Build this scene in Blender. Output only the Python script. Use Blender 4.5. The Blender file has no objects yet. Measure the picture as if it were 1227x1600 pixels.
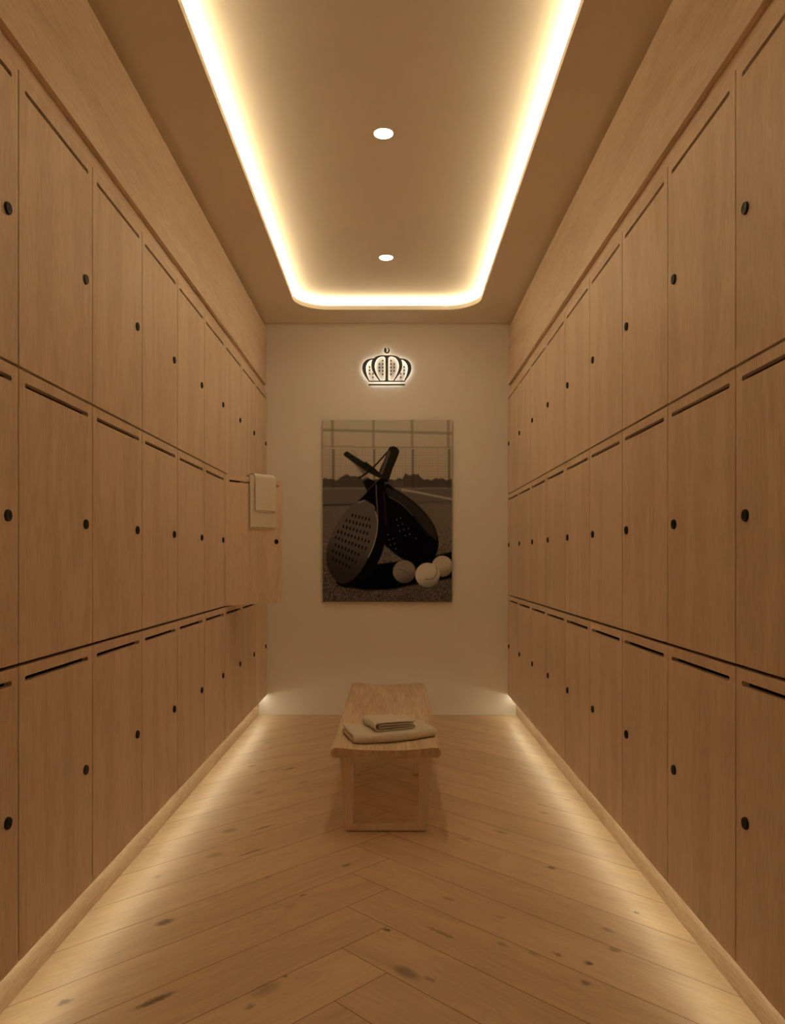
import bpy, bmesh, math, random
import numpy as np
from mathutils import Vector, Matrix, geometry

random.seed(7)
sc = bpy.context.scene
COL = sc.collection

# ------------------------------------------------------------------ measures (metres)
EYE = 1.2354            # camera height
XL, XR = -1.0, 0.9175   # planes of the locker fronts
YW = 6.055              # far wall
CW = 0.5024             # locker width
NCOL = 9
YN = YW - NCOL * CW     # near end of the lockers in view
YB = -1.5               # wall behind the camera
ROW = [EYE + 1.312, EYE + 0.515, EYE - 0.282, EYE - 1.081]   # row boundaries from the top
ZRAIL = EYE + 1.328
ZBULK0, ZBULK1 = EYE + 1.386, EYE + 1.836
ZCEIL = EYE + 1.8785
SLAB = 0.032
ZTRAY = ZCEIL + 0.084
DEPTH = 0.48

# ------------------------------------------------------------------ materials
def new_mat(name):
    m = bpy.data.materials.new(name); m.use_nodes = True
    nt = m.node_tree
    return m, nt, nt.nodes['Principled BSDF']

def N(nt, typ, **kw):
    n = nt.nodes.new(typ)
    for k, v in kw.items():
        if k.startswith('i_'):
            n.inputs[int(k[2:])].default_value = v
        else:
            setattr(n, k, v)
    return n

def ramp(nt, fac, stops):
    r = N(nt, 'ShaderNodeValToRGB')
    e = r.color_ramp.elements
    while len(e) < len(stops): e.new(0.5)
    for el, (p, c) in zip(e, stops):
        el.position = p; el.color = (*c, 1)
    nt.links.new(fac, r.inputs[0])
    return r.outputs[0]

def math_n(nt, op, a, b=None, clamp=False):
    n = N(nt, 'ShaderNodeMath', operation=op); n.use_clamp = clamp
    for i, v in enumerate((a, b)):
        if v is None: continue
        if isinstance(v, (int, float)): n.inputs[i].default_value = v
        else: nt.links.new(v, n.inputs[i])
    return n.outputs[0]

def oak(name, light, dark, axis='z', rough=0.5, fine=1.0, bump=0.06, rnd=True, contrast=1.0, along=14):
    """oak veneer: stretched noise for pores, slow bands for the cathedral figure"""
    m, nt, b = new_mat(name)
    L = nt.links
    tc = N(nt, 'ShaderNodeTexCoord')
    src = tc.outputs['Object']
    if rnd:
        oi = N(nt, 'ShaderNodeObjectInfo')
        mul = math_n(nt, 'MULTIPLY', oi.outputs['Random'], 7.0)
        va = N(nt, 'ShaderNodeVectorMath', operation='ADD')
        L.new(src, va.inputs[0]); L.new(mul, va.inputs[1]); src = va.outputs[0]
    def mapped(a, al):
        mp = N(nt, 'ShaderNodeMapping')
        s = {'x': (al, a, a), 'y': (a, al, a), 'z': (a, a, al)}[axis]
        mp.inputs['Scale'].default_value = s
        L.new(src, mp.inputs['Vector']); return mp.outputs[0]
    n1 = N(nt, 'ShaderNodeTexNoise'); n1.inputs['Scale'].default_value = 1.0
    n1.inputs['Detail'].default_value = 5; n1.inputs['Roughness'].default_value = 0.65
    L.new(mapped(190 * fine, along), n1.inputs['Vector'])
    n2 = N(nt, 'ShaderNodeTexNoise'); n2.inputs['Scale'].default_value = 1.0
    n2.inputs['Detail'].default_value = 3; n2.inputs['Distortion'].default_value = 0.6
    L.new(mapped(7, 0.9), n2.inputs['Vector'])
    # cathedral figure: slow noise folded into narrow rings
    rings = math_n(nt, 'MULTIPLY', n2.outputs[0], 26.0)
    rings = math_n(nt, 'SINE', rings)
    rings = math_n(nt, 'MULTIPLY', rings, 0.07 * contrast)
    f = math_n(nt, 'SUBTRACT', n1.outputs[0], 0.5)
    f = math_n(nt, 'MULTIPLY', f, 1.9 * contrast)
    s = math_n(nt, 'SUBTRACT', n2.outputs[0], 0.5)
    s = math_n(nt, 'MULTIPLY', s, 0.9 * contrast)
    t = math_n(nt, 'ADD', math_n(nt, 'ADD', f, s), rings)
    t = math_n(nt, 'ADD', t, 0.5, True)
    c = ramp(nt, t, [(0.0, dark), (1.0, light)])
    L.new(c, b.inputs['Base Color'])
    b.inputs['Roughness'].default_value = rough
    b.inputs['Specular IOR Level'].default_value = 0.3
    bp = N(nt, 'ShaderNodeBump'); bp.inputs['Strength'].default_value = bump
    bp.inputs['Distance'].default_value = 0.002
    L.new(t, bp.inputs['Height']); L.new(bp.outputs[0], b.inputs['Normal'])
    return m

def paint(name, col, rough=0.85, var=0.012):
    m, nt, b = new_mat(name)
    tc = N(nt, 'ShaderNodeTexCoord')
    n = N(nt, 'ShaderNodeTexNoise'); n.inputs['Scale'].default_value = 3.0; n.inputs['Detail'].default_value = 6
    nt.links.new(tc.outputs['Object'], n.inputs['Vector'])
    c = ramp(nt, n.outputs[0], [(0.3, tuple(x * (1 - var) for x in col)), (0.7, tuple(min(1, x * (1 + var)) for x in col))])
    nt.links.new(c, b.inputs['Base Color'])
    b.inputs['Roughness'].default_value = rough
    b.inputs['Specular IOR Level'].default_value = 0.15
    return m

def plain(name, col, rough=0.5, metal=0.0, spec=0.5):
    m, nt, b = new_mat(name)
    tc = N(nt, 'ShaderNodeTexCoord')
    n = N(nt, 'ShaderNodeTexNoise'); n.inputs['Scale'].default_value = 40.0
    nt.links.new(tc.outputs['Object'], n.inputs['Vector'])
    c = ramp(nt, n.outputs[0], [(0.3, tuple(x * 0.92 for x in col)), (0.7, col)])
    nt.links.new(c, b.inputs['Base Color'])
    b.inputs['Roughness'].default_value = rough; b.inputs['Metallic'].default_value = metal
    b.inputs['Specular IOR Level'].default_value = spec
    return m

def glow(name, col, strength):
    m, nt, b = new_mat(name)
    nt.nodes.remove(b)
    e = N(nt, 'ShaderNodeEmission')
    e.inputs[0].default_value = (*col, 1); e.inputs[1].default_value = strength
    nt.links.new(e.outputs[0], nt.nodes['Material Output'].inputs[0])
    return m

def fabric(name, col, fuzz=1.0):
    m, nt, b = new_mat(name)
    L = nt.links
    tc = N(nt, 'ShaderNodeTexCoord')
    n = N(nt, 'ShaderNodeTexNoise'); n.inputs['Scale'].default_value = 330.0; n.inputs['Detail'].default_value = 3
    L.new(tc.outputs['Object'], n.inputs['Vector'])
    c = ramp(nt, n.outputs[0], [(0.3, tuple(x * 0.72 for x in col)), (0.7, tuple(min(1, x * 1.12) for x in col))])
    L.new(c, b.inputs['Base Color'])
    b.inputs['Roughness'].default_value = 0.95
    b.inputs['Specular IOR Level'].default_value = 0.05
    b.inputs['Sheen Weight'].default_value = 0.15
    bp = N(nt, 'ShaderNodeBump'); bp.inputs['Strength'].default_value = 0.5 * fuzz; bp.inputs['Distance'].default_value = 0.002
    L.new(n.outputs[0], bp.inputs['Height']); L.new(bp.outputs[0], b.inputs['Normal'])
    return m

WALLC = (0.82, 0.80, 0.79)
LED = (1.0, 0.795, 0.47)
OAKL, OAKD = (0.81, 0.67, 0.54), (0.57, 0.445, 0.335)
M = {}
M['oak_v'] = oak('oak_veneer_vertical', OAKL, OAKD, 'z')
M['oak_y'] = oak('oak_veneer_lengthwise', OAKL, OAKD, 'y', rnd=False)
M['oak_kick'] = oak('oak_plinth', (0.80, 0.64, 0.47), (0.52, 0.385, 0.265), 'y', rnd=False, contrast=1.2)
M['oak_seat'] = oak('oak_bench_seat', (0.84, 0.69, 0.52), (0.50, 0.37, 0.255), 'y', rnd=False, fine=0.9, contrast=1.25, bump=0.1, along=4)
M['oak_frame_shade'] = oak('oak_bench_frame_shade', (0.70, 0.54, 0.39), (0.52, 0.38, 0.26), 'z', rnd=False)  # wood colour darkened to carry the shade of faces turned from the light
M['locker_inside'] = plain('locker_inside_shade', (0.10, 0.065, 0.042), 0.7, spec=0.2)  # shade inside the lockers put into the colour, far below the door oak
M['oak_end_shade'] = oak('oak_end_grain_shade', (0.62, 0.46, 0.32), (0.40, 0.275, 0.175), 'z', rnd=False, fine=0.8, contrast=1.3, along=20)  # end grain, darkened further to carry the shade on the seat ends
M['wall'] = paint('beige_wall_paint', WALLC)
M['light_cut_wall'] = paint('light_cutting_brown', (0.16, 0.11, 0.075))  # made dark to cut light reflected from behind the camera
M['ceil'] = paint('beige_ceiling_paint', (0.83, 0.78, 0.70))
M['black'] = plain('black_lock_metal', (0.010, 0.0085, 0.007), 0.5, spec=0.3)
M['keyhole'] = plain('keyhole_black', (0.004, 0.004, 0.004), 0.8, spec=0.1)
M['sign'] = plain('dark_olive_metal', (0.030, 0.026, 0.012), 0.5)
M['rubber'] = plain('black_rubber', (0.01, 0.009, 0.008), 0.8, spec=0.1)
M['canvas'] = plain('canvas_edge', (0.20, 0.15, 0.10), 0.9, spec=0.1)
M['ring'] = plain('white_enamel', (0.62, 0.50, 0.37), 0.4)
M['towel'] = fabric('beige_terry', (0.80, 0.76, 0.67))
M['towel_thin'] = fabric('beige_terry_thin', (0.80, 0.755, 0.67))
M['led_cove'] = glow('cove_led', LED, 82.0)
M['led_kick'] = glow('plinth_led', (1.0, 0.92, 0.62), 10.6)
M['led_sign'] = glow('sign_led', (1.0, 0.86, 0.64), 3.6)
M['lamp'] = glow('downlight_diffuser', (1.0, 0.80, 0.50), 190.0)

# ------------------------------------------------------------------ mesh helpers
def link(name, bm, mat, parent=None, loc=(0, 0, 0), smooth=False):
    me = bpy.data.meshes.new(name)
    bmesh.ops.recalc_face_normals(bm, faces=bm.faces)
    bm.to_mesh(me); bm.free()
    for mm in (mat if isinstance(mat, (list, tuple)) else [mat]):
        me.materials.append(mm)
    if smooth:
        for p in me.polygons: p.use_smooth = True
    o = bpy.data.objects.new(name, me); COL.objects.link(o)
    o.location = loc
    if parent: o.parent = parent
    return o

def box(bm, x0, x1, y0, y1, z0, z1, mi=0):
    vs = [bm.verts.new((x, y, z)) for x in (x0, x1) for y in (y0, y1) for z in (z0, z1)]
    for f in ((0, 1, 3, 2), (4, 6, 7, 5), (0, 4, 5, 1), (2, 3, 7, 6), (0, 2, 6, 4), (1, 5, 7, 3)):
        bm.faces.new([vs[i] for i in f]).material_index = mi
    return vs

def boxbm(*a):
    bm = bmesh.new(); box(bm, *a); return bm

def plate(outer, holes, thick, to3, bm=None):
    """a flat plate with holes: 2-D outlines filled, then given thickness; to3(u, v, w) -> point"""
    bm = bm or bmesh.new()
    loops = [outer] + list(holes)
    tris = geometry.tessellate_polygon([[Vector((u, v, 0)) for u, v in lp] for lp in loops])
    flat = [p for lp in loops for p in lp]
    fr = [bm.verts.new(to3(u, v, 0)) for u, v in flat]
    bk = [bm.verts.new(to3(u, v, thick)) for u, v in flat]
    for t in tris:
        if len(set(t)) < 3: continue
        try:
            bm.faces.new([fr[i] for i in t]); bm.faces.new([bk[i] for i in reversed(t)])
        except ValueError: pass
    k = 0
    for lp in loops:
        n = len(lp)
        for i in range(n):
            a, b = k + i, k + (i + 1) % n
            bm.faces.new([fr[a], fr[b], bk[b], bk[a]])
        k += n
    return bm

def stadium(u0, u1, v0, v1, n=6):
    r = (v1 - v0) / 2; c = (v0 + v1) / 2
    pts = []
    for i in range(n + 1):
        a = -math.pi / 2 + math.pi * i / n
        pts.append((u1 - r + r * math.cos(a), c + r * math.sin(a)))
    for i in range(n + 1):
        a = math.pi / 2 + math.pi * i / n
        pts.append((u0 + r + r * math.cos(a), c + r * math.sin(a)))
    return pts

def rect(u0, u1, v0, v1):
    return [(u0, v0), (u1, v0), (u1, v1), (u0, v1)]

def rrect(u0, u1, v0, v1, r, n=16):
    pts = []
    for cx, cy, a0 in ((u1 - r, v0 + r, -90), (u1 - r, v1 - r, 0), (u0 + r, v1 - r, 90), (u0 + r, v0 + r, 180)):
        for i in range(n + 1):
            a = math.radians(a0 + 90 * i / n)
            pts.append((cx + r * math.cos(a), cy + r * math.sin(a)))
    return pts

def lathe(profile, n=28, axis='x', bm=None, off=(0, 0, 0), mi=0):
    """profile: (distance along axis, radius)"""
    bm = bm or bmesh.new()
    def P(d, r, a):
        c, s = r * math.cos(a), r * math.sin(a)
        p = {'x': (d, c, s), 'y': (c, d, s), 'z': (c, s, d)}[axis]
        return (p[0] + off[0], p[1] + off[1], p[2] + off[2])
    rings = [[bm.verts.new(P(d, r, 2 * math.pi * i / n)) for i in range(n)] for d, r in profile]
    for A, B in zip(rings, rings[1:]):
        for i in range(n):
            bm.faces.new([A[i], A[(i + 1) % n], B[(i + 1) % n], B[i]]).material_index = mi
    bm.faces.new(rings[0]).material_index = mi; bm.faces.new(rings[-1]).material_index = mi
    return bm

def smooth_poly(pts, n=4, closed=True):
    """Catmull-Rom through the points"""
    out = []; k = len(pts)
    rng = range(k) if closed else range(k - 1)
    for i in rng:
        g = (lambda j: pts[j % k]) if closed else (lambda j: pts[min(max(j, 0), k - 1)])
        p0, p1, p2, p3 = g(i - 1), g(i), g(i + 1), g(i + 2)
        for s in range(n):
            t = s / n
            out.append(tuple(0.5 * (2 * b + (c - a) * t + (2 * a - 5 * b + 4 * c - d) * t * t + (3 * b - a - 3 * c + d) * t ** 3)
                             for a, b, c, d in zip(p0, p1, p2, p3)))
    if not closed: out.append(tuple(pts[-1]))
    return out

def empty(name, loc, label=None, cat=None, group=None, rz=0.0):
    o = bpy.data.objects.new(name, None); COL.objects.link(o)
    o.empty_display_size = 0.05
    o.location = loc; o.rotation_euler = (0, 0, rz)
    if label: tag(o, label, cat, group)
    return o

def tag(o, label, cat, group=None):
    o['label'] = label; o['category'] = cat
    if group: o['group'] = group
    return o

def struct(name, bm, mat, label, cat, smooth=False):
    o = link(name, bm, mat, smooth=smooth)
    o['kind'] = 'structure'; o['label'] = label; o['category'] = cat
    return o

# ------------------------------------------------------------------ floor: herringbone oak planks
PW, PL, GAP = 0.205, 1.66, 0.0021
XA = -0.1612; XB = XA + PW / math.sqrt(2)      # the two rows of plank corners along the middle
S = 1 / math.sqrt(2)

def knot_uv(px, py):
    dy = py - 874.0
    x = (px - 613.5) * EYE / dy; y = 1190.0 * EYE / dy
    left = x < -0.09
    return (x, y, left)

def frame_uv(x, y, left):
    if left: return ((x + y) * S, (y - x) * S)
    return ((y - x) * S + 20.0, (x + y) * S)

def floor_material():
    m, nt, b = new_mat('oak_herringbone_planks')
    L = nt.links
    uv = N(nt, 'ShaderNodeUVMap'); uv.uv_map = 'grain'
    at = N(nt, 'ShaderNodeAttribute'); at.attribute_name = 'plank'
    # grain: offset for every plank
    off = N(nt, 'ShaderNodeVectorMath', operation='SCALE'); off.inputs['Scale'].default_value = 31.0
    L.new(at.outputs['Color'], off.inputs[0])
    ad = N(nt, 'ShaderNodeVectorMath', operation='ADD')
    L.new(uv.outputs[0], ad.inputs[0]); L.new(off.outputs[0], ad.inputs[1])
    # knots
    dn = N(nt, 'ShaderNodeTexNoise'); dn.inputs['Scale'].default_value = 60.0; dn.inputs['Detail'].default_value = 7; dn.inputs['Roughness'].default_value = .7
    L.new(uv.outputs[0], dn.inputs['Vector'])
    dv = N(nt, 'ShaderNodeVectorMath', operation='MULTIPLY_ADD')
    dv.inputs[1].default_value = (0.036, 0.026, 0); dv.inputs[2].default_value = (-0.018, -0.013, 0)
    L.new(dn.outputs['Color'], dv.inputs[0])
    wuv = N(nt, 'ShaderNodeVectorMath', operation='ADD')
    L.new(uv.outputs[0], wuv.inputs[0]); L.new(dv.outputs[0], wuv.inputs[1])
    K = [ # px, py, length, width, strength
        (257, 1441, .030, .014, 1.0), (243, 1563, .055, .010, 1.15), (101, 1566, .018, .010, .8), (416, 1545, .042, .020, .5),
        (391, 1573, .016, .009, .6), (454, 1416, .022, .012, .4), (446, 1525, .008, .006, 1.0), (605, 1453, .015, .008, 1.1),
        (635, 1519, .045, .018, .75), (672, 1530, .020, .008, .7), (690, 1458, .060, .006, .7), (785, 1476, .020, .008, .6),
        (700, 1404, .026, .009, .5), (920, 1505, .011, .009, 1.2), (916, 1536, .016, .010, .8), (871, 1491, .017, .006, .8),
        (961, 1484, .020, .010, .75), (950, 1453, .022, .008, .6), (995, 1426, .010, .005, .8), (834, 1490, .020, .008, .5),
        (783, 1433, .018, .007, .4), (359, 1298, .034, .018, .6), (413, 1293, .055, .005, 1.0), (336, 1336, .036, .018, .55),
        (394, 1331, .060, .006, .9), (541, 1352, .020, .010, .85), (417, 1371, .014, .006, .6), (473, 1399, .014, .007, .8),
        (246, 1370, .016, .009, .5), (862, 1356, .015, .010, 1.1), (726, 1311, .034, .010, .5), (782, 1300, .034, .010, .5),
        (850, 1270, .020, .009, .6), (886, 1250, .020, .009, .5), (811, 1216, .040, .012, .35), (453, 1201, .040, .012, .75),
        (394, 1197, .020, .010, .7), (410, 1205, .018, .010, .6), (418, 1160, .020, .010, .6), (406, 1238, .030, .012, .6),
        (475, 1222, .040, .012, .5), (482, 1236, .018, .010, .5), (520, 1180, .03, .012, .4), (760, 1140, .03, .015, .5)]
    acc = None
    for px, py, lu, lv, st in K:
        x, y, left = knot_uv(px, py); u0, v0 = frame_uv(x, y, left)
        q = N(nt, 'ShaderNodeVectorMath', operation='MULTIPLY_ADD')
        lu *= 1.2; lv *= 1.35
        q.inputs[1].default_value = (1 / lu, 1 / lv, 0); q.inputs[2].default_value = (-u0 / lu, -v0 / lv, 0)
        L.new(wuv.outputs[0], q.inputs[0])
        ln = N(nt, 'ShaderNodeVectorMath', operation='LENGTH'); L.new(q.outputs[0], ln.inputs[0])
        mr = N(nt, 'ShaderNodeMapRange', interpolation_type='SMOOTHSTEP')
        mr.inputs['From Min'].default_value = 1.35; mr.inputs['From Max'].default_value = 0.35
        mr.inputs['To Min'].default_value = 0.0; mr.inputs['To Max'].default_value = st
        L.new(ln.outputs['Value'], mr.inputs['Value'])
        acc = mr.outputs[0] if acc is None else math_n(nt, 'MAXIMUM', acc, mr.outputs[0])
    # grain
    def mapped(su, sv):
        mp = N(nt, 'ShaderNodeMapping'); mp.inputs['Scale'].default_value = (su, sv, 1)
        L.new(ad.outputs[0], mp.inputs['Vector']); return mp.outputs[0]
    n1 = N(nt, 'ShaderNodeTexNoise', noise_dimensions='2D'); n1.inputs['Scale'].default_value = 1.0; n1.inputs['Detail'].default_value = 6
    n1.inputs['Roughness'].default_value = .62
    L.new(mapped(5, 110), n1.inputs['Vector'])
    n2 = N(nt, 'ShaderNodeTexNoise', noise_dimensions='2D'); n2.inputs['Scale'].default_value = 1.0; n2.inputs['Detail'].default_value = 3
    n2.inputs['Distortion'].default_value = .9
    L.new(mapped(1.6, 7.5), n2.inputs['Vector'])
    rings = math_n(nt, 'MULTIPLY', math_n(nt, 'SINE', math_n(nt, 'MULTIPLY', n2.outputs[0], 48.0)), .06)
    f = math_n(nt, 'MULTIPLY', math_n(nt, 'SUBTRACT', n1.outputs[0], .5), .75)
    s = math_n(nt, 'MULTIPLY', math_n(nt, 'SUBTRACT', n2.outputs[0], .5), .75)
    sep = N(nt, 'ShaderNodeSeparateColor'); L.new(at.outputs['Color'], sep.inputs[0])
    tone = math_n(nt, 'MULTIPLY', math_n(nt, 'SUBTRACT', sep.outputs[2], .5), .22)
    t = math_n(nt, 'ADD', math_n(nt, 'ADD', f, s), math_n(nt, 'ADD', rings, tone))
    t = math_n(nt, 'ADD', t, .5, True)
    c = ramp(nt, t, [(0.0, FLD), (1.0, FLL)])
    mx = N(nt, 'ShaderNodeMix', data_type='RGBA'); mx.blend_type = 'MIX'
    L.new(math_n(nt, 'MULTIPLY', acc, .8, True), mx.inputs['Factor'])
    L.new(c, mx.inputs['A']); mx.inputs['B'].default_value = (.13, .085, .06, 1)
    L.new(mx.outputs['Result'], b.inputs['Base Color'])
    b.inputs['Roughness'].default_value = .37; b.inputs['Specular IOR Level'].default_value = .45
    bp = N(nt, 'ShaderNodeBump'); bp.inputs['Strength'].default_value = .08; bp.inputs['Distance'].default_value = .002
    L.new(t, bp.inputs['Height']); L.new(bp.outputs[0], b.inputs['Normal'])
    return m

FLL, FLD = (0.78, 0.59, 0.39), (0.51, 0.36, 0.225)
M['floor'] = floor_material()
M['subfloor'] = plain('dark_joint', (0.10, 0.07, 0.045), 0.9, spec=0.1)

def build_floor():
    bm = bmesh.new()
    uvl = bm.loops.layers.uv.new('grain')
    cl = bm.loops.layers.color.new('plank')
    x0, x1 = XL - 0.5, XR + 0.5
    per = PW * math.sqrt(2)
    ybase = 2.711          # a corner on the left row, read from the photograph
    g = GAP / 2
    def plank(corner, du, dv, left):
        # corner + along*u + across*v
        col = (random.random(), random.random(), random.random(), 1)
        pts = []
        for u, v in ((g, g), (PL - g, g), (PL - g, PW - g), (g, PW - g)):
            pts.append((corner[0] + du[0] * u + dv[0] * v, corner[1] + du[1] * u + dv[1] * v))
        vs = [bm.verts.new((px, py, 0)) for px, py in pts]
        f = bm.faces.new(vs)
        for lp in f.loops:
            x, y, _ = lp.vert.co
            lp[uvl].uv = frame_uv(x, y, left); lp[cl] = col
        return f
    for k in range(-22, 26):
        yk = ybase - per * k
        # right-hand plank: left end runs from (XA, yk) down to (XB, yk - (XB - XA)); it stretches towards +x, +y
        # and lies on the far side of the seam that starts at (XA, yk) and runs towards +x, -y
        plank((XA, yk), (S, -S), (S, S), False)
        # left-hand plank below the seam ending at (XB, yb): its end sits on the seam of the right-hand plank
        yb = yk - (XB - XA)
        plank((XB, yb), (-S, -S), (-S, S), True)
    me_bm = bm
    # cut to the room
    for no, co in (((1, 0, 0), (x1, 0, 0)), ((-1, 0, 0), (x0, 0, 0)), ((0, 1, 0), (0, YW, 0)), ((0, -1, 0), (0, YB, 0))):
        geom = me_bm.verts[:] + me_bm.edges[:] + me_bm.faces[:]
        bmesh.ops.bisect_plane(me_bm, geom=geom, plane_co=co, plane_no=no, clear_outer=True)
    box(me_bm, x0, x1, YB, YW, -0.12, -0.002, 1)
    o = struct('floor', me_bm, [M['floor'], M['subfloor']], 'oak plank floor laid in a wide herringbone', 'floor')
    for p in o.data.polygons:
        if p.material_index == 0 and p.normal.z < 0: p.flip()
    return o
build_floor()

# ------------------------------------------------------------------ walls and ceiling
struct('wall_back', boxbm(XL - .5, XR + .5, YW, YW + .12, -0.12, ZTRAY + .1), M['wall'], 'beige painted end wall carrying the crown sign', 'wall')
struct('wall_front', boxbm(XL - .5, XR + .5, YB - .12, YB, -0.12, ZTRAY + .1), M['light_cut_wall'], 'unseen wall behind the viewpoint, coloured dark brown to cut light', 'wall')
struct('wall_left', boxbm(XL - .62, XL - .5, YB, YW, -0.12, ZTRAY + .1), M['wall'], 'wall behind the left lockers', 'wall')
struct('wall_right', boxbm(XR + .5, XR + .62, YB, YW, -0.12, ZTRAY + .1), M['wall'], 'wall behind the right lockers', 'wall')

OX0, OX1, OY0, OY1, OR = -0.7215, 0.6435, 0.2, 5.732, 0.25
def build_ceiling():
    outer = rect(XL - .5, XR + .5, YB, YW)
    hole = rrect(OX0, OX1, OY0, OY1, OR)
    bm = plate(outer, [hole], SLAB, lambda u, v, w: (u, v, ZCEIL + w))
    c = 0.10   # pocket of the cove behind the lip
    wallp = rrect(OX0 - c, OX1 + c, OY0 - c, OY1 + c, OR + c)
    lo = [bm.verts.new((u, v, ZCEIL + SLAB)) for u, v in wallp]
    hi = [bm.verts.new((u, v, ZTRAY)) for u, v in wallp]
    n = len(lo)
    for i in range(n):
        bm.faces.new([lo[i], lo[(i + 1) % n], hi[(i + 1) % n], hi[i]])
    box(bm, XL - .5, XR + .5, YB, YW, ZTRAY, ZTRAY + .1)
    return struct('ceiling', bm, M['ceil'], 'beige ceiling with a raised round-cornered tray', 'ceiling')
build_ceiling()

def ribbon(offset, width, z, thick):
    a = rrect(OX0 - offset, OX1 + offset, OY0 - offset, OY1 + offset, OR + offset)
    b = rrect(OX0 - offset - width, OX1 + offset + width, OY0 - offset - width, OY1 + offset + width, OR + offset + width)
    bm = bmesh.new(); n = len(a)
    A = [[bm.verts.new((u, v, zz)) for u, v in q] for q in (a, b) for zz in (z, z + thick)]
    a0, a1, b0, b1 = A
    for i in range(n):
        j = (i + 1) % n
        bm.faces.new([a1[i], a1[j], b1[j], b1[i]]); bm.faces.new([a0[i], b0[i], b0[j], a0[j]])
        bm.faces.new([a0[i], a0[j], a1[j], a1[i]]); bm.faces.new([b0[i], b1[i], b1[j], b0[j]])
    return bm
tag(link('led_strip', ribbon(0.042, 0.014, ZCEIL + SLAB, 0.006), M['led_cove']),
    'warm white LED strip glowing in the cove around the raised ceiling tray', 'light strip')

# ------------------------------------------------------------------ fixed joinery: bulkheads, rails, plinths
GH0 = .004
def sides(side):
    """maps (depth into the wall, y, z) to the world on either side"""
    if side == 'left': return lambda d0, d1: (XL - d1, XL - d0)
    return lambda d0, d1: (XR + d0, XR + d1)
for n_, side in enumerate(('left', 'right')):
    X = sides(side)
    struct(f'trim_{1 + n_}', boxbm(*X(.003, .499), YB, YW, ZBULK0, ZBULK1), M['oak_y'], f'oak bulkhead above the {side} lockers', 'bulkhead')
    bm = bmesh.new()
    box(bm, *X(.0, .022), YN, YW, ROW[0] - GH0 + .0004, ZRAIL)
    box(bm, *X(.0221, .499), YB, YW, ROW[0] + .004, ZBULK0)
    box(bm, *X(.045, .499), YB, YW, ZBULK1, ZCEIL)
    struct(f'trim_{3 + n_}', bm, M['oak_y'], f'oak top rail and shadow gap over the {side} lockers', 'trim')
    struct(f'trim_{5 + n_}', boxbm(*X(.0, .499), YB, YN - .002, 0, ZRAIL), M['oak_v'], f'oak end panel beyond the {side} lockers', 'trim')
    struct(f'baseboard_{side}', boxbm(*X(.064, .499), YN - .002, YW, 0, ROW[3] - .0005), M['oak_kick'], f'recessed oak plinth under the {side} lockers', 'plinth')
    tag(link('led_strip', boxbm(*X(.030, .042), YN, YW - .004, ROW[3] - .008, ROW[3] - .001), M['led_kick']),
        f'warm LED strip under the {side} lockers washing the plinth and floor', 'light strip', 'plinth light strips')

# ------------------------------------------------------------------ lockers
RH = ROW[0] - ROW[1]
GH, GV = .004, .003       # half gaps
DT = .020                 # door thickness
def door_bm(sgn):
    """door in its own frame: outer face at x = 0 facing +x*sgn, hinge edge at y = 0, free edge at y = CW - 2 GV, z up from 0"""
    w, h = CW - 2 * GV, RH - 2 * GH
    slot = stadium(.036 - GV, CW - .036 - GV, h - .0480 + GH, h - .0342 + GH)
    return plate(rect(0, w, 0, h), [slot], DT, lambda u, v, t: (-sgn * t, u, v))

def lock_bm(sgn):
    bm = lathe([(0, .0160), (.0035, .0160), (.0062, .0148), (.0066, .0122), (.0055, .0108), (.0055, .0)], n=32)
    bmesh.ops.remove_doubles(bm, verts=bm.verts, dist=1e-5)
    box(bm, .0052, .0060, -.0013, .0013, -.006, .006, 1)
    if sgn < 0:
        for v in bm.verts: v.co.x *= -1
    return bm

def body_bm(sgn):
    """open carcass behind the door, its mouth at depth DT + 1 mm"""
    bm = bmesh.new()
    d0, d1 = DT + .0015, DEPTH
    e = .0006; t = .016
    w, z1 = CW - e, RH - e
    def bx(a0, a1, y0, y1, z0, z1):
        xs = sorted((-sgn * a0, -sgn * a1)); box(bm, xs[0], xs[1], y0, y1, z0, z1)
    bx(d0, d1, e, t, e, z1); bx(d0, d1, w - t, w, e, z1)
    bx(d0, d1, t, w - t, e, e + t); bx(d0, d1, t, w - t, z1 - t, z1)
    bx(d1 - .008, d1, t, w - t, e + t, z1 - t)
    return bm

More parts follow.
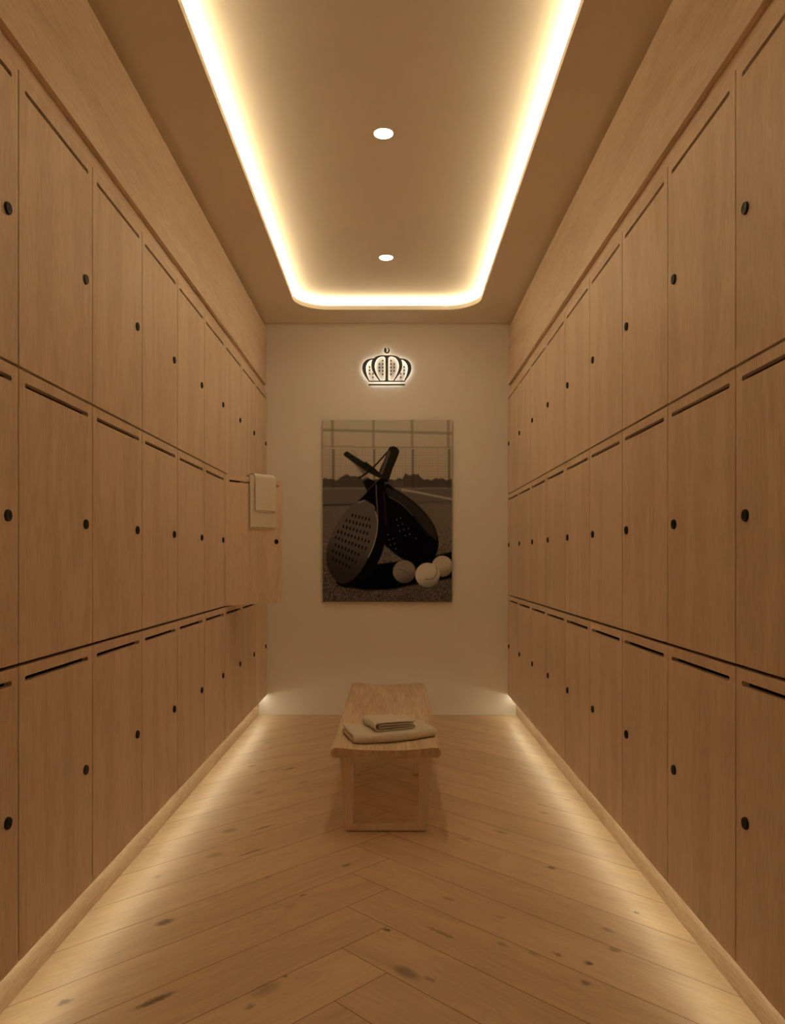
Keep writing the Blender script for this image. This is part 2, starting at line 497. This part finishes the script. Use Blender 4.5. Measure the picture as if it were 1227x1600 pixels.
ORD = ['first', 'second', 'third', 'fourth', 'fifth', 'sixth', 'seventh', 'eighth', 'ninth']
ROWN = ['top', 'middle', 'bottom']
OPEN_DEG = 34.6
proto = {}
for side in ('left', 'right'):
    sgn = 1 if side == 'left' else -1
    X0 = XL if side == 'left' else XR
    for c in range(NCOL):
        for r in range(3):
            y0 = YW - (c + 1) * CW; z0 = ROW[r + 1]
            if side not in proto:
                root = empty('locker', (0, 0, 0))
                bo = link('body', body_bm(sgn), M['locker_inside'], root)
                do = link('door', door_bm(sgn), M['oak_v'], root, (0, GV, GH))
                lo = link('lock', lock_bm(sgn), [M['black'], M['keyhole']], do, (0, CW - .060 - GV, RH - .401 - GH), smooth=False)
                lo['label'] = 'round black cam lock'
                proto[side] = (root, bo, do, lo)
            else:
                pr, pb, pd, pl = proto[side]
                root = pr.copy(); COL.objects.link(root); root.rotation_euler = (0, 0, 0)
                bo, do, lo = pb.copy(), pd.copy(), pl.copy()
                for o_, p_ in ((bo, root), (do, root), (lo, do)):
                    COL.objects.link(o_); o_.parent = p_
                do.rotation_euler = (0, 0, 0)
            root.location = (X0, y0, z0)
            root.rotation_euler = (0, 0, 0)
            if side == 'left' and c == 2 and r == 1:
                lab = 'oak locker on the left wall, its door swung open under a draped towel'
                do.rotation_euler = (0, 0, -math.radians(OPEN_DEG))
            else:
                lab = f'closed oak locker, {ROWN[r]} row of the {side} wall, {ORD[c]} column from the crown wall'
            tag(root, lab, 'locker', f'lockers along the {side} wall')

# ------------------------------------------------------------------ downlights
for i, (ypx, lab) in enumerate(((666.0, 'nearer and larger of the two round white downlights in the ceiling tray'),
                              (472.0, 'farther and smaller round white downlight in the ceiling tray, towards the crown sign'))):
    y = (ZTRAY - EYE) * 1190 / ypx
    t = empty('downlight', (-.0415, y, ZTRAY), lab, 'downlight', 'downlights in the ceiling tray')
    bm = bmesh.new()
    n = 40; prof = [(0, .0455), (-.003, .0455), (-.004, .0435), (-.003, .0425), (0, .0425)]
    rings = [[bm.verts.new((r * math.cos(2 * math.pi * k / n), r * math.sin(2 * math.pi * k / n), d)) for k in range(n)] for d, r in prof]
    for A, B in zip(rings, rings[1:] + rings[:1]):
        for k in range(n): bm.faces.new([A[k], A[(k + 1) % n], B[(k + 1) % n], B[k]])
    link('rim', bm, M['ring'], t, smooth=True)
    link('diffuser', lathe([(0, .0423), (-.002, .0423), (-.0022, .0400)], n=40, axis='z'), M['lamp'], t)

# ------------------------------------------------------------------ crown sign
def build_crown():
    k = 1 / 1866.0
    cx = (604.6 - 613.5) * 6.02 / 1190
    # sign origin: centre of the lower bar, on the wall
    zc = EYE + (874 - (520 + 764 / 9.438)) * 6.02 / 1190
    root = empty('crown_sign', (cx, YW, zc), 'dark metal crown sign with a glowing halo high on the end wall', 'sign')
    T0, TH = .024, .010        # stand-off and thickness
    def u_(x): return (x - 619.5) * k
    def v_(y): return (764 - y) * k
    def P(pts): return [(u_(x), v_(y)) for x, y in pts]
    def mir(pts): return [(1239 - x, y) for x, y in pts][::-1]
    to3 = lambda u, v, w: (u, -T0 - TH + w, v)
    L_out = smooth_poly([(358, 721), (322, 672), (288, 622), (264, 565), (257, 510), (272, 450), (315, 402), (368, 381), (424, 376)], 3, False)
    L_top = smooth_poly([(424, 376), (460, 350), (510, 334), (560, 330), (619.5, 331)], 3, False)
    half = L_out + L_top[1:]
    outer = half + [(1239 - x, y) for x, y in half[::-1][1:]]
    cellA = smooth_poly([(408, 392), (368, 408), (330, 452), (313, 508), (318, 570), (335, 632), (366, 706)], 3, False) + \
            smooth_poly([(508, 706), (468, 652), (430, 600), (402, 545), (390, 485), (394, 432)], 3, False)
    cellB = smooth_poly([(545, 346), (492, 368), (456, 420), (442, 482), (450, 550), (478, 625), (524, 704)], 3, False) + \
            [(575, 706), (590, 702), (598, 690), (599, 600), (599, 480), (598, 378), (592, 360), (575, 348)]
    holes = [P(h) for h in (cellA, cellB, mir(cellA), mir(cellB))]
    frame = link('crown_frame', plate(P(outer), holes, TH, to3), M['sign'], root)
    pins = []
    def pin(bm, u, v, r=.0025):
        lathe([(0, r), (-T0, r)], n=8, axis='y', bm=bm, off=(u, 0, v))
    bm = bmesh.new()
    plate(P(rect(348, 888, 755, 773)), [], TH, to3, bm)
    for x in (380, 619.5, 860): pin(bm, u_(x), v_(764))
    link('base_bar', bm, M['sign'], root)
    for x, y in ((619.5, 500), (400, 714), (840, 714), (266, 510), (973, 510)):
        bm = bmesh.new(); pin(bm, u_(x), v_(y)); link('mounting_pin', bm, M['sign'], root)
    # the ball on top, split by a curved seam
    bm = plate(P([(598 + 21 * math.cos(a), 257 + 38 * math.sin(a)) for a in np.linspace(0, 2 * math.pi, 25)[:-1]]), [], TH, to3)
    pin(bm, u_(598), v_(257)); link('ball', bm, M['sign'], root)
    out = [(619.5 + 43 * math.cos(a), 258 + 44 * math.sin(a)) for a in np.linspace(math.radians(-82), math.radians(112), 22)]
    inn = smooth_poly([(604, 293), (628, 280), (639, 255), (636, 230)], 4, False)
    bm = plate(P(out + inn), [], TH, to3)
    pin(bm, u_(652), v_(262)); link('ball', bm, M['sign'], root)
    # round perforation dots
    dots = [(559, y) for y in (408, 458, 509, 559, 609)] + [(510, y) for y in (458, 509, 559)] + \
           [(365, y) for y in (502, 551, 602)] + [(414, 602), (414, 654)]
    dots += [(1239 - x, y) for x, y in dots]
    bm = plate([(10.5 * k * math.cos(a), 14 * k * math.sin(a)) for a in np.linspace(0, 2 * math.pi, 17)[:-1]], [], TH, to3)
    pin(bm, 0, 0, .002)
    d0 = link('dot', bm, M['sign'], root)
    for i, (x, y) in enumerate(dots):
        d = d0 if i == 0 else d0.copy()
        if i: COL.objects.link(d); d.parent = root
        d.location = (u_(x), 0, v_(y))
    # LED backing on the rear of the letters, facing the wall
    tb = lambda u, v, w: (u * .99, -T0 + .0012 + w, v)
    bm = plate(P(outer), holes, .0015, tb)
    plate(P(rect(352, 884, 757, 771)), [], .0015, tb, bm)
    plate(P([(598 + 19 * math.cos(a), 257 + 36 * math.sin(a)) for a in np.linspace(0, 2 * math.pi, 19)[:-1]]), [], .0015, tb, bm)
    plate(P([(619.5 + 41 * math.cos(a), 258 + 42 * math.sin(a)) for a in np.linspace(math.radians(-76), math.radians(104), 18)] +
            smooth_poly([(611, 292), (631, 280), (642, 255), (639, 232)], 3, False)), [], .0015, tb, bm)
    o = link('led_backlight', bm, M['led_sign'], root); o['label'] = 'warm light glowing behind the crown'
build_crown()

# ------------------------------------------------------------------ picture on the end wall
def lin(c):
    c = np.asarray(c, float) / 255.0
    return np.where(c <= .04045, c / 12.92, ((c + .055) / 1.055) ** 2.4)

def build_picture():
    X0, X1 = -.5516, .4703; Z0, Z1 = EYE - .3355, EYE + 1.103
    cx = (X0 + X1) / 2
    root = empty('picture', (cx, YW, Z0), 'large sepia canvas print of two padel rackets and three balls', 'picture')
    w = X1 - X0; h = Z1 - Z0
    link('canvas', boxbm(-w / 2, w / 2, -.030, -.0005, 0, h), M['canvas'], root)
    NX, NY = 252, 354
    px = np.linspace(75, 1078, NX); py = np.linspace(1498, 85, NY)     # drawing units of the print, y down
    XX, YY = np.meshgrid(px, py)
    rng = np.random.default_rng(3)
    img = np.zeros((NY, NX, 3))
    def put(mask, col):
        mask = np.clip(mask, 0, 1)[..., None]
        img[:] = img * (1 - mask) + np.asarray(col, float) * mask
    def ss(a, b, x):
        t = np.clip((x - a) / (b - a), 0, 1); return t * t * (3 - 2 * t)
    def poly(pts, soft=4):
        inside = np.zeros(XX.shape, bool); d = np.full(XX.shape, 1e9); n = len(pts)
        for i in range(n):
            (ax, ay), (bx, by) = pts[i], pts[(i + 1) % n]
            cond = (ay > YY) != (by > YY)
            if by != ay: inside ^= cond & (XX < (bx - ax) * (YY - ay) / (by - ay) + ax)
            d = np.minimum(d, seg(ax, ay, bx, by))
        return np.clip(.5 + np.where(inside, d, -d) / (2 * soft), 0, 1)
    def seg(ax, ay, bx, by):
        vx, vy = bx - ax, by - ay; L2 = vx * vx + vy * vy + 1e-9
        t = np.clip(((XX - ax) * vx + (YY - ay) * vy) / L2, 0, 1)
        return np.hypot(XX - ax - t * vx, YY - ay - t * vy)
    def line(pts, wd, soft=3):
        d = np.full(XX.shape, 1e9)
        for (ax, ay), (bx, by) in zip(pts, pts[1:]): d = np.minimum(d, seg(ax, ay, bx, by))
        return np.clip((wd / 2 + soft / 2 - d) / soft, 0, 1)
    def sm(pts, n=5, closed=True): return smooth_poly(pts, n, closed)
    noise = rng.random((NY, NX))
    blur = lambda a: (a + np.roll(a, 1, 0) + np.roll(a, -1, 0) + np.roll(a, 1, 1) + np.roll(a, -1, 1)) / 5
    # sky, horizon and ground
    t = ss(85, 560, YY)[..., None]
    img[:] = np.array((130, 97, 64)) * (1 - t) + np.array((120, 87, 55)) * t
    put(ss(612, 628, YY), (66, 46, 29))
    put(ss(735, 745, YY) * .8, (72, 49, 30))
    g = ss(745, 1250, YY)[..., None]
    # fence
    for x, wd in ((150, 22), (468, 17), (768, 19), (1050, 20)):
        put(np.clip((wd / 2 + 5 - np.abs(XX - x)) / 8, 0, 1) * (YY < 300) * .6, (88, 63, 38))
        put(np.clip((wd / 2 + 3 - np.abs(XX - x - 6)) / 7, 0, 1) * (YY >= 310) * (YY < 620) * .7, (66, 46, 28))
    yb = 163 + (XX - 75) * .026
    put(np.clip((15 - np.abs(YY - yb)) / 9, 0, 1) * .65, (88, 63, 38))
    put((np.abs(YY - 292 - (XX > 320) * 6) < 8) * .3, (85, 60, 36))
    net = (((XX % 21) < 5) | ((YY % 21) < 5)) & (YY > 296) & (YY < 735)
    put(net * .20, (70, 49, 30))
    # tree line
    top = 545 + 6 * np.sin(XX / 23.) + 4 * np.sin(XX / 9.1 + 1)
    top -= 26 * ss(190, 240, XX) * (1 - ss(400, 440, XX))
    top -= 38 * ss(690, 720, XX) * (1 - ss(810, 840, XX))
    put(ss(-8, 8, YY - top) * (1 - ss(600, 630, YY)) * .9, (44, 29, 18))
    put((YY > 560) * (YY < 600) * (XX > 620) * (XX < 700) * .5, (66, 46, 30))
    put(line([(75, 748), (345, 742)], 14, 8) * .8, (34, 22, 13))
    put(line([(690, 628), (800, 645), (1078, 702)], 16, 6), (108, 79, 52))
    put(line([(700, 735), (850, 728), (1078, 715)], 12, 8) * .5, (45, 30, 18))
    # speckled court surface
    sp = blur(noise) - .5
    amt = ss(700, 1300, YY)
    img += (sp * (12 + 105 * amt ** 2) * (YY > 745))[..., None] * np.array((1, .74, .5))
    put(ss(1000, 1350, YY) * .35, (40, 26, 15))
    # long shadow
    put(poly([(170, 1310), (260, 1385), (420, 1408), (600, 1404), (760, 1370), (900, 1345), (1078, 1315), (1078, 1108), (960, 1140), (640, 1188), (500, 1205)], 8), (7, 4, 2))
    # rear racket
    rear = sm([(560, 590), (640, 625), (755, 700), (865, 800), (940, 905), (972, 1015), (966, 1100), (925, 1170), (840, 1204), (750, 1192), (670, 1150), (595, 1090), (550, 1030), (545, 800)])
    put(poly(rear, 4), (9, 6, 4))
    put(poly(sm([(565, 612), (650, 640), (755, 712), (865, 812), (935, 905), (962, 1005), (940, 1010), (880, 960), (800, 860), (700, 745), (590, 680)]), 6) * .7, (38, 25, 15))
    put(line(sm([(590, 682), (690, 742), (770, 825)], 5, False), 5, 4) * .7, (84, 60, 38))
    for x, y in ((680, 848), (650, 860), (694, 894), (660, 905), (740, 928), (705, 938), (672, 948), (750, 972), (716, 982), (580, 976), (620, 1008), (590, 1016), (632, 1047), (600, 1056), (642, 1086), (800, 1005)):
        put(np.clip((6.5 - np.hypot(XX - x, YY - y)) / 4, 0, 1) * .8, (92, 74, 56))
    # handle of the rear racket, its strap and the label card
    put(poly([(300, 322), (322, 316), (352, 385), (330, 380)], 3) * .5, (100, 74, 48))
    put(poly([(335, 470), (395, 455), (445, 520), (380, 548)], 5) * .8, (104, 78, 50))
    put(poly([(238, 345), (262, 328), (340, 378), (420, 428), (540, 512), (520, 540), (400, 480), (345, 440), (240, 362)], 3), (26, 17, 10))
    put(poly([(262, 372), (345, 438), (430, 500), (400, 520), (330, 440)], 4) * .7, (52, 36, 22))
    put(poly([(385, 565), (430, 540), (480, 560), (470, 640), (420, 640)], 5), (12, 8, 5))
    put(line([(590, 320), (500, 420), (440, 480), (356, 540)], 12), (18, 12, 7))
    put(line([(420, 430), (470, 468), (530, 520)], 20), (22, 14, 8))
    put(poly([(395, 415), (420, 410), (415, 470), (385, 460)], 3), (20, 13, 8))
    # front racket: edge, throat, face
    put(poly(sm([(545, 545), (560, 640), (570, 800), (576, 930), (552, 1060), (505, 1190), (430, 1290), (330, 1368), (250, 1388), (180, 1350), (230, 1300), (420, 1100), (480, 900), (478, 700), (485, 580)]), 4), (11, 7, 4))
    put(poly([(490, 570), (325, 745), (400, 705), (470, 745), (495, 800), (500, 600)], 4), (9, 6, 4))
    put(line([(486, 572), (400, 650), (330, 735)], 7, 5) * .6, (60, 42, 26))
    face = sm([(385, 716), (440, 732), (480, 785), (500, 870), (494, 965), (468, 1065), (425, 1165), (365, 1262), (298, 1330), (230, 1356), (165, 1322), (118, 1245), (102, 1150), (112, 1065), (150, 960), (200, 868), (265, 785), (325, 735)])
    fm = poly(face, 4)
    put(fm, (60, 42, 27))
    put(fm * ss(950, 1330, YY + (300 - XX) * .35) * .75, (24, 15, 9))
    put(line(sm([(486, 800), (500, 870), (494, 965), (468, 1065), (430, 1150)], 6, False), 6, 4) * .8, (128, 92, 58))
    put(line(sm([(490, 590), (492, 680), (500, 800), (503, 870)], 6, False), 8, 6) * .7, (92, 66, 42))
    put(line(sm([(548, 640), (560, 780), (566, 900)], 6, False), 8, 8) * .5, (50, 34, 21))
    put(line([(350, 728), (392, 712)], 10, 5) * .7, (110, 80, 52))
    rows = [((305, 826), (435, 858), 6), ((258, 868), (442, 914), 8), ((235, 912), (420, 968), 8), ((194, 952), (432, 1032), 10), ((175, 998), (408, 1085), 10),
            ((175, 1055), (352, 1132), 8), ((155, 1104), (330, 1188), 8), ((155, 1165), (282, 1228), 6)]
    for (ax, ay), (bx, by), n in rows:
        for i in range(n):
            f = i / (n - 1); x, y = ax + (bx - ax) * f, ay + (by - ay) * f
            dx, dy = XX - x, YY - y
            dd = np.hypot((dx + dy * .28) / 6.5, (dy - dx * .28) / 14.5)
            put(np.clip((1.15 - dd) / .3, 0, 1), (14, 9, 5))
    # grip of the front racket
    put(poly(sm([(585, 312), (605, 292), (640, 294), (667, 322), (660, 362), (615, 470), (580, 566), (535, 548), (512, 492), (548, 405)], 4), 3), (24, 16, 9))
    put(line([(590, 335), (560, 420), (530, 500)], 20, 14) * .6, (80, 55, 34))
    put(line([(520, 545), (578, 562)], 12, 4), (9, 6, 4))
    # balls
    for x, y, r, c in ((1003, 1222, 82, (122, 90, 58)), (708, 1264, 89, (84, 60, 38)), (888, 1290, 95, (130, 98, 65))):
        d = np.hypot(XX - x, YY - y)
        sh = np.clip(1.08 - .5 * ss(-.2, 1.1, (YY - y) / r * .8 + (XX - x) / r * .25), 0, 1.1)
        m = np.clip((r - d) / 5 + .5, 0, 1)[..., None]
        img[:] = img * (1 - m) + (np.asarray(c) * sh[..., None] + (blur(noise) - .5)[..., None] * 14) * m
    put(line(sm([(955, 1225), (962, 1265), (945, 1305), (910, 1325), (868, 1322)], 5, False), 6, 3) * .8, (62, 43, 27))
    put(line(sm([(670, 1243), (715, 1262), (752, 1292), (752, 1320)], 5, False), 5, 3) * .7, (46, 31, 19))
    img[:] = np.clip(img * .93 - 4, 2, 255)
    # printed ink: the picture's own tones relative to the paint around it
    alb = lin(img) / lin(PIC_REF) * np.array(PIC_ALB)
    alb = np.clip(alb, 0, 1)
    # mesh
    verts = [(-w / 2 + w * i / (NX - 1), 0, h * j / (NY - 1)) for j in range(NY) for i in range(NX)]
    faces = [(j * NX + i, j * NX + i + 1, (j + 1) * NX + i + 1, (j + 1) * NX + i) for j in range(NY - 1) for i in range(NX - 1)]
    me = bpy.data.meshes.new('print'); me.from_pydata(verts, [], faces)
    at = me.color_attributes.new('ink', 'FLOAT_COLOR', 'POINT')
    rgba = np.ones((NY * NX, 4)); rgba[:, :3] = alb.reshape(-1, 3)
    at.data.foreach_set('color', rgba.ravel().astype(np.float32))
    m, nt, b = new_mat('printed_canvas')
    a = N(nt, 'ShaderNodeAttribute'); a.attribute_name = 'ink'
    nt.links.new(a.outputs['Color'], b.inputs['Base Color'])
    b.inputs['Roughness'].default_value = .9; b.inputs['Specular IOR Level'].default_value = .0
    me.materials.append(m)
    o = bpy.data.objects.new('print', me); COL.objects.link(o); o.parent = root; o.location = (0, -.0305, 0)
PIC_REF = (140, 104, 69)
PIC_ALB = WALLC
build_picture()

# ------------------------------------------------------------------ bench
BX, BY0, BY1 = -.0305, 3.39, 5.178
BW, BT = .248, .352          # half width, underside height
SEAT_T = .398
def seat_z(x):
    """top of the dished seat at distance x from its middle line"""
    f = abs(x) / BW
    return SEAT_T - .013 * (1 - min(1, f / .86) ** 2)
def build_bench():
    root = empty('bench', (BX, (BY0 + BY1) / 2, 0), 'long oak bench with a dished seat standing in the middle of the aisle', 'bench')
    L = (BY1 - BY0) / 2
    # seat section: dished top, round nosings
    sec = []
    n = 24
    for i in range(n + 1):
        x = -BW * .9 + BW * 1.8 * i / n; sec.append((x, seat_z(x)))
    r = (SEAT_T - BT) / 2 + .001; zc = SEAT_T - r
    for i in range(1, 12):
        a = math.pi / 2 - math.pi * i / 12
        sec.append((BW - r + r * math.cos(a), zc + r * math.sin(a)))
    for i in range(9):
        x = BW * .86 - BW * 1.72 * i / 8; sec.append((x, BT))
    for i in range(1, 12):
        a = -math.pi / 2 - math.pi * i / 12
        sec.append((-BW + r + r * math.cos(a), zc + r * math.sin(a)))
    bm = bmesh.new()
    ys = [(-L, .985), (-L + .003, 1.0)] + [(-L + 2 * L * k / 12, 1.0) for k in range(1, 12)] + [(L - .003, 1.0), (L, .985)]
    rings = []
    for y, s in ys:
        rings.append([bm.verts.new((x * s, y, zc + (z - zc) * (s if s == 1 else .93))) for x, z in sec])
    for A, B in zip(rings, rings[1:]):
        for i in range(len(sec)):
            bm.faces.new([A[i], A[(i + 1) % len(sec)], B[(i + 1) % len(sec)], B[i]])
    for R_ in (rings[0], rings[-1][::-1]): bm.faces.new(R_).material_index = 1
    link('seat', bm, [M['oak_seat'], M['oak_end_shade']], root, smooth=False)
    # two trapezoid end frames with feet
    def frame(y, d):
        z0, z1 = .005, BT
        xb, xt = .1845, .2095
        out = [(-xb, z0), (xb, z0), (xt, z1), (-xt, z1)]
        ib, it = .1485, .151
        inn = [(-ib, z0 + .035), (ib, z0 + .035), (it, z1 - .039), (-it, z1 - .039)]
        bm = plate(out, [inn], d, lambda u, v, w_: (u, y + w_, v))
        bmesh.ops.recalc_face_normals(bm, faces=bm.faces)
        sharp = [e for e in bm.edges if len(e.link_faces) == 2 and e.calc_face_angle(0) > .5]
        bmesh.ops.bevel(bm, geom=sharp, offset=.003, segments=2, affect='EDGES', profile=.5)
        f = link('end_frame', bm, M['oak_frame_shade'], root)
        for sx in (-1, 1):
            o = link('foot_pad', lathe([(0, .011), (.0055, .011)], n=16, axis='z'), M['rubber'], f, (sx * .164, y + d / 2, 0))
            o['label'] = 'small black foot pad'
        return f
    frame(-L + .061, .062)
    frame(L - .061 - .062, .062)
    # pair of middle legs under the seat, and the rail that ties the frames together
    ym = 4.36 - (BY0 + BY1) / 2
    for sx in (-1, 1):
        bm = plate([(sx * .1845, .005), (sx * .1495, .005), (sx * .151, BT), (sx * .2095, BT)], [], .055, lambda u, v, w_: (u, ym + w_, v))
        f = link('middle_leg', bm, M['oak_frame_shade'], root)
        o = link('foot_pad', lathe([(0, .011), (.0055, .011)], n=16, axis='z'), M['rubber'], f, (sx * .166, ym + .027, 0))
        o['label'] = 'small black foot pad'
    link('stretcher', boxbm(-.03, .03, -L + .125, L - .125, BT - .028, BT - .001), M['oak_frame_shade'], root)
build_bench()

# ------------------------------------------------------------------ towels
def sheet(profile, thick, length, nseg, place, edge=.35):
    """a folded cloth: centre-line profile (a, b) given thickness and swept along its length; place(a, s, b)->point"""
    P = [Vector((a, b)) for a, b in profile]; n = len(P)
    lft, rgt = [], []
    for i in range(n):
        d = (P[min(i + 1, n - 1)] - P[max(i - 1, 0)]).normalized()
        nn = Vector((-d.y, d.x)) * thick / 2
        lft.append(P[i] + nn); rgt.append(P[i] - nn)
    d0 = (P[0] - P[1]).normalized() * thick * .4; d1 = (P[-1] - P[-2]).normalized() * thick * .4
    ring = lft + [P[-1] + d1] + rgt[::-1] + [P[0] + d0]
    cen = P + [P[-1]] + P[::-1] + [P[0]]
    bm = bmesh.new(); rings = []
    ss_ = [0, .25 * thick] + [length * k / nseg for k in range(1, nseg)] + [length - .25 * thick, length]
    for k, s in enumerate(ss_):
        e = edge if k in (0, len(ss_) - 1) else (.85 if k in (1, len(ss_) - 2) else 1.0)
        rings.append([bm.verts.new(place(*(c + (q - c) * e)[:1], s, (c + (q - c) * e)[1])) for q, c in zip(ring, cen)])
    m = len(ring)
    for A, B in zip(rings, rings[1:]):
        for i in range(m): bm.faces.new([A[i], A[(i + 1) % m], B[(i + 1) % m], B[i]])
    for R_ in (rings[0], rings[-1]):
        # end caps, strip by strip so that folded profiles close correctly
        for i in range(n - 1):
            bm.faces.new([R_[i], R_[i + 1], R_[m - 2 - (i + 1)], R_[m - 2 - i]])
        bm.faces.new([R_[n - 1], R_[n], R_[n + 1]]); bm.faces.new([R_[m - 2], R_[m - 1], R_[0]])
    bmesh.ops.recalc_face_normals(bm, faces=bm.faces)
    return bm

def wob(x, y, s=1.0):
    return s * (math.sin(x * 23 + y * 11) * .5 + math.sin(x * 9.3 - y * 17 + 1.3) * .5)

# large towel, folded once, its round fold towards the viewer
def big_towel():
    ang = math.atan2(.117, .391); ca, sa = math.cos(ang), math.sin(ang)
    ox, oy = -.180, 3.475
    t = .0195; L = .405; D = .225
    top = lambda x: .0365
    prof = []
    for i in range(13): prof.append((D - (D - .016) * i / 12, t / 2))
    for i in range(1, 8):
        a = -math.pi / 2 - math.pi * i / 8
        prof.append((.016 + .0145 * math.cos(a), t / 2 + .0130 + .0130 * math.sin(a)))
    for i in range(13): prof.append((.016 + (D + .004 - .016) * i / 12, t / 2 + .026))
    def place(a, s, b):
        x = ox + ca * s - sa * a; y = oy + sa * s + ca * a
        # lies on the dished seat, a little crumpled, the ends sagging over the dish
        f = (s / L - .5) * 2
        xs = max(-BW * .92, min(BW * .92, x - BX))
        z = seat_z(xs) + .0006 + b * (1.0 - .10 * max(0, f) ** 2)
        z += wob(x, y, .0016) * (b / .05)
        return (x, y, z)
    bm = sheet(prof, t, L, 28, place)
    o = link('towel', bm, M['towel'], smooth=True)
    md = o.modifiers.new('soft', 'SUBSURF'); md.levels = 1; md.render_levels = 1
    tag(o, 'larger beige folded towel lying directly on the bench seat', 'towel', 'folded towels on the bench')
big_towel()

def small_towel():
    ang = math.atan2(.08, .205); ca, sa = math.cos(ang), math.sin(ang)
    ox, oy = -.082, 3.535
    t = .0066; W = .208; D = .180
    z = [.0038, .0152, .0268, .0385]
    prof = [(W - .012, z[2])]
    for i in range(1, 9): prof.append((W - .012 - (W - .012 - .030) * i / 8, z[2]))
    for i in range(1, 6):
        a = math.pi / 2 + math.pi * i / 6
        prof.append((.030 + .006 * math.cos(a), (z[1] + z[2]) / 2 + (z[2] - z[1]) / 2 * math.sin(a)))
    for i in range(9): prof.append((.030 + (W - .010 - .030) * i / 8, z[1]))
    for i in range(1, 5):
        a = math.pi / 2 - math.pi * i / 5
        prof.append((W - .010 + .005 * math.cos(a), (z[0] + z[1]) / 2 + (z[1] - z[0]) / 2 * math.sin(a)))
    for i in range(9): prof.append((W - .010 - (W - .010 - .018) * i / 8, z[0]))
    for i in range(1, 8):
        a = -math.pi / 2 - math.pi * i / 8
        prof.append((.018 + .015 * math.cos(a), (z[0] + z[3]) / 2 + (z[3] - z[0]) / 2 * math.sin(a)))
    for i in range(10): prof.append((.018 + (W - .018) * i / 9, z[3]))
    def place(a, s, b):
        x = ox + ca * a - sa * s; y = oy + sa * a + ca * s
        xs = x - BX
        base = seat_z(max(-BW * .9, min(BW * .9, xs))) + .0478
        z_ = base + b * (1 - .18 * ss1(a / W)) + wob(x, y, .0016) * .5
        # soft crown along the depth
        z_ += .013 * math.sin(math.pi * min(1, max(0, .15 + .75 * s / D)) ) * (b / .038) * (.6 + .4 * math.sin(math.pi * min(1, max(0, a / W)))) - .004 * (b / .038)
        return (x, y, z_)
    def ss1(u): u = min(1, max(0, u)); return u * u
    bm = sheet(prof, t, D, 14, place)
    o = link('towel', bm, M['towel'], smooth=True)
    md = o.modifiers.new('soft', 'SUBSURF'); md.levels = 1; md.render_levels = 1
    tag(o, 'small beige folded towel stacked on top of the larger towel', 'towel', 'folded towels on the bench')
small_towel()

def door_towel():
    """beige towel folded in two lengths and hung over the top edge of the open door"""
    th = math.radians(OPEN_DEG); st, ct = math.sin(th), math.cos(th)
    hx, hy = XL, YW - 3 * CW + GV
    ztop = ROW[1] - GH
    def drape(bm_all, s0, s1, r, front, back, t, z_gap):
        n0 = -DT / 2
        prof = []
        R = DT / 2 + r
        k = 12
        for i in range(k + 1): prof.append((n0 - R, ztop - back + back * i / k * 1.0))
        for i in range(1, 10):
            a = math.pi - math.pi * i / 10
            prof.append((n0 + R * math.cos(a), ztop + (r + .001) * math.sin(a) * 1.1))
        for i in range(k + 1): prof.append((n0 + R, ztop - front * i / k))
        def place(a, s, b):
            u = s0 + s
            below = max(0, (ztop - b)) / max(front, .01)
            aa = a + (.0018 * math.sin(u * 34 + 1) * below if a > n0 else 0)
            return (hx + st * u + ct * aa, hy + ct * u - st * aa, b)
        bm = sheet(prof, t, s1 - s0, 14, place)
        me = bpy.data.meshes.new('tmp'); bm.to_mesh(me); bm.free(); bm_all.from_mesh(me); bpy.data.meshes.remove(me)
    bm = bmesh.new()
    drape(bm, .199, .419, .0036, .318, .30, .0048, 0)
    drape(bm, .196, .421, .0095, .308, .29, .0052, 0)
    drape(bm, .233, .413, .0155, .213, .19, .0048, 0)
    drape(bm, .228, .411, .0215, .203, .18, .0052, 0)
    o = link('towel', bm, M['towel_thin'], smooth=True)
    o.data.set_sharp_from_angle(angle=math.radians(40))
    tag(o, 'beige towel draped over the top edge of the open locker door', 'towel')
door_towel()

# ------------------------------------------------------------------ world, camera, colour management
w = bpy.data.worlds.new('world'); sc.world = w; w.use_nodes = True
w.node_tree.nodes['Background'].inputs[0].default_value = (0, 0, 0, 1)
w.node_tree.nodes['Background'].inputs[1].default_value = 0.0

cam = bpy.data.cameras.new('camera'); co = bpy.data.objects.new('camera', cam); COL.objects.link(co)
co.location = (0, 0, EYE); co.rotation_euler = (math.pi / 2, 0, 0)
cam.sensor_fit = 'HORIZONTAL'; cam.sensor_width = 36.0
cam.lens = 36.0 * 1190.0 / 1227.0
cam.shift_y = 74.0 / 1227.0
cam.clip_start = 0.02
sc.camera = co

vs = sc.view_settings
sc.display_settings.display_device = 'sRGB'
vs.view_transform = 'Standard'; vs.look = 'None'; vs.gamma = 1.0; vs.use_curve_mapping = False
vs.exposure = -0.07
sc.cycles.max_bounces = 14; sc.cycles.diffuse_bounces = 10; sc.cycles.glossy_bounces = 4
sc.cycles.sample_clamp_indirect = 6.0
sc.cycles.caustics_reflective = False; sc.cycles.caustics_refractive = False
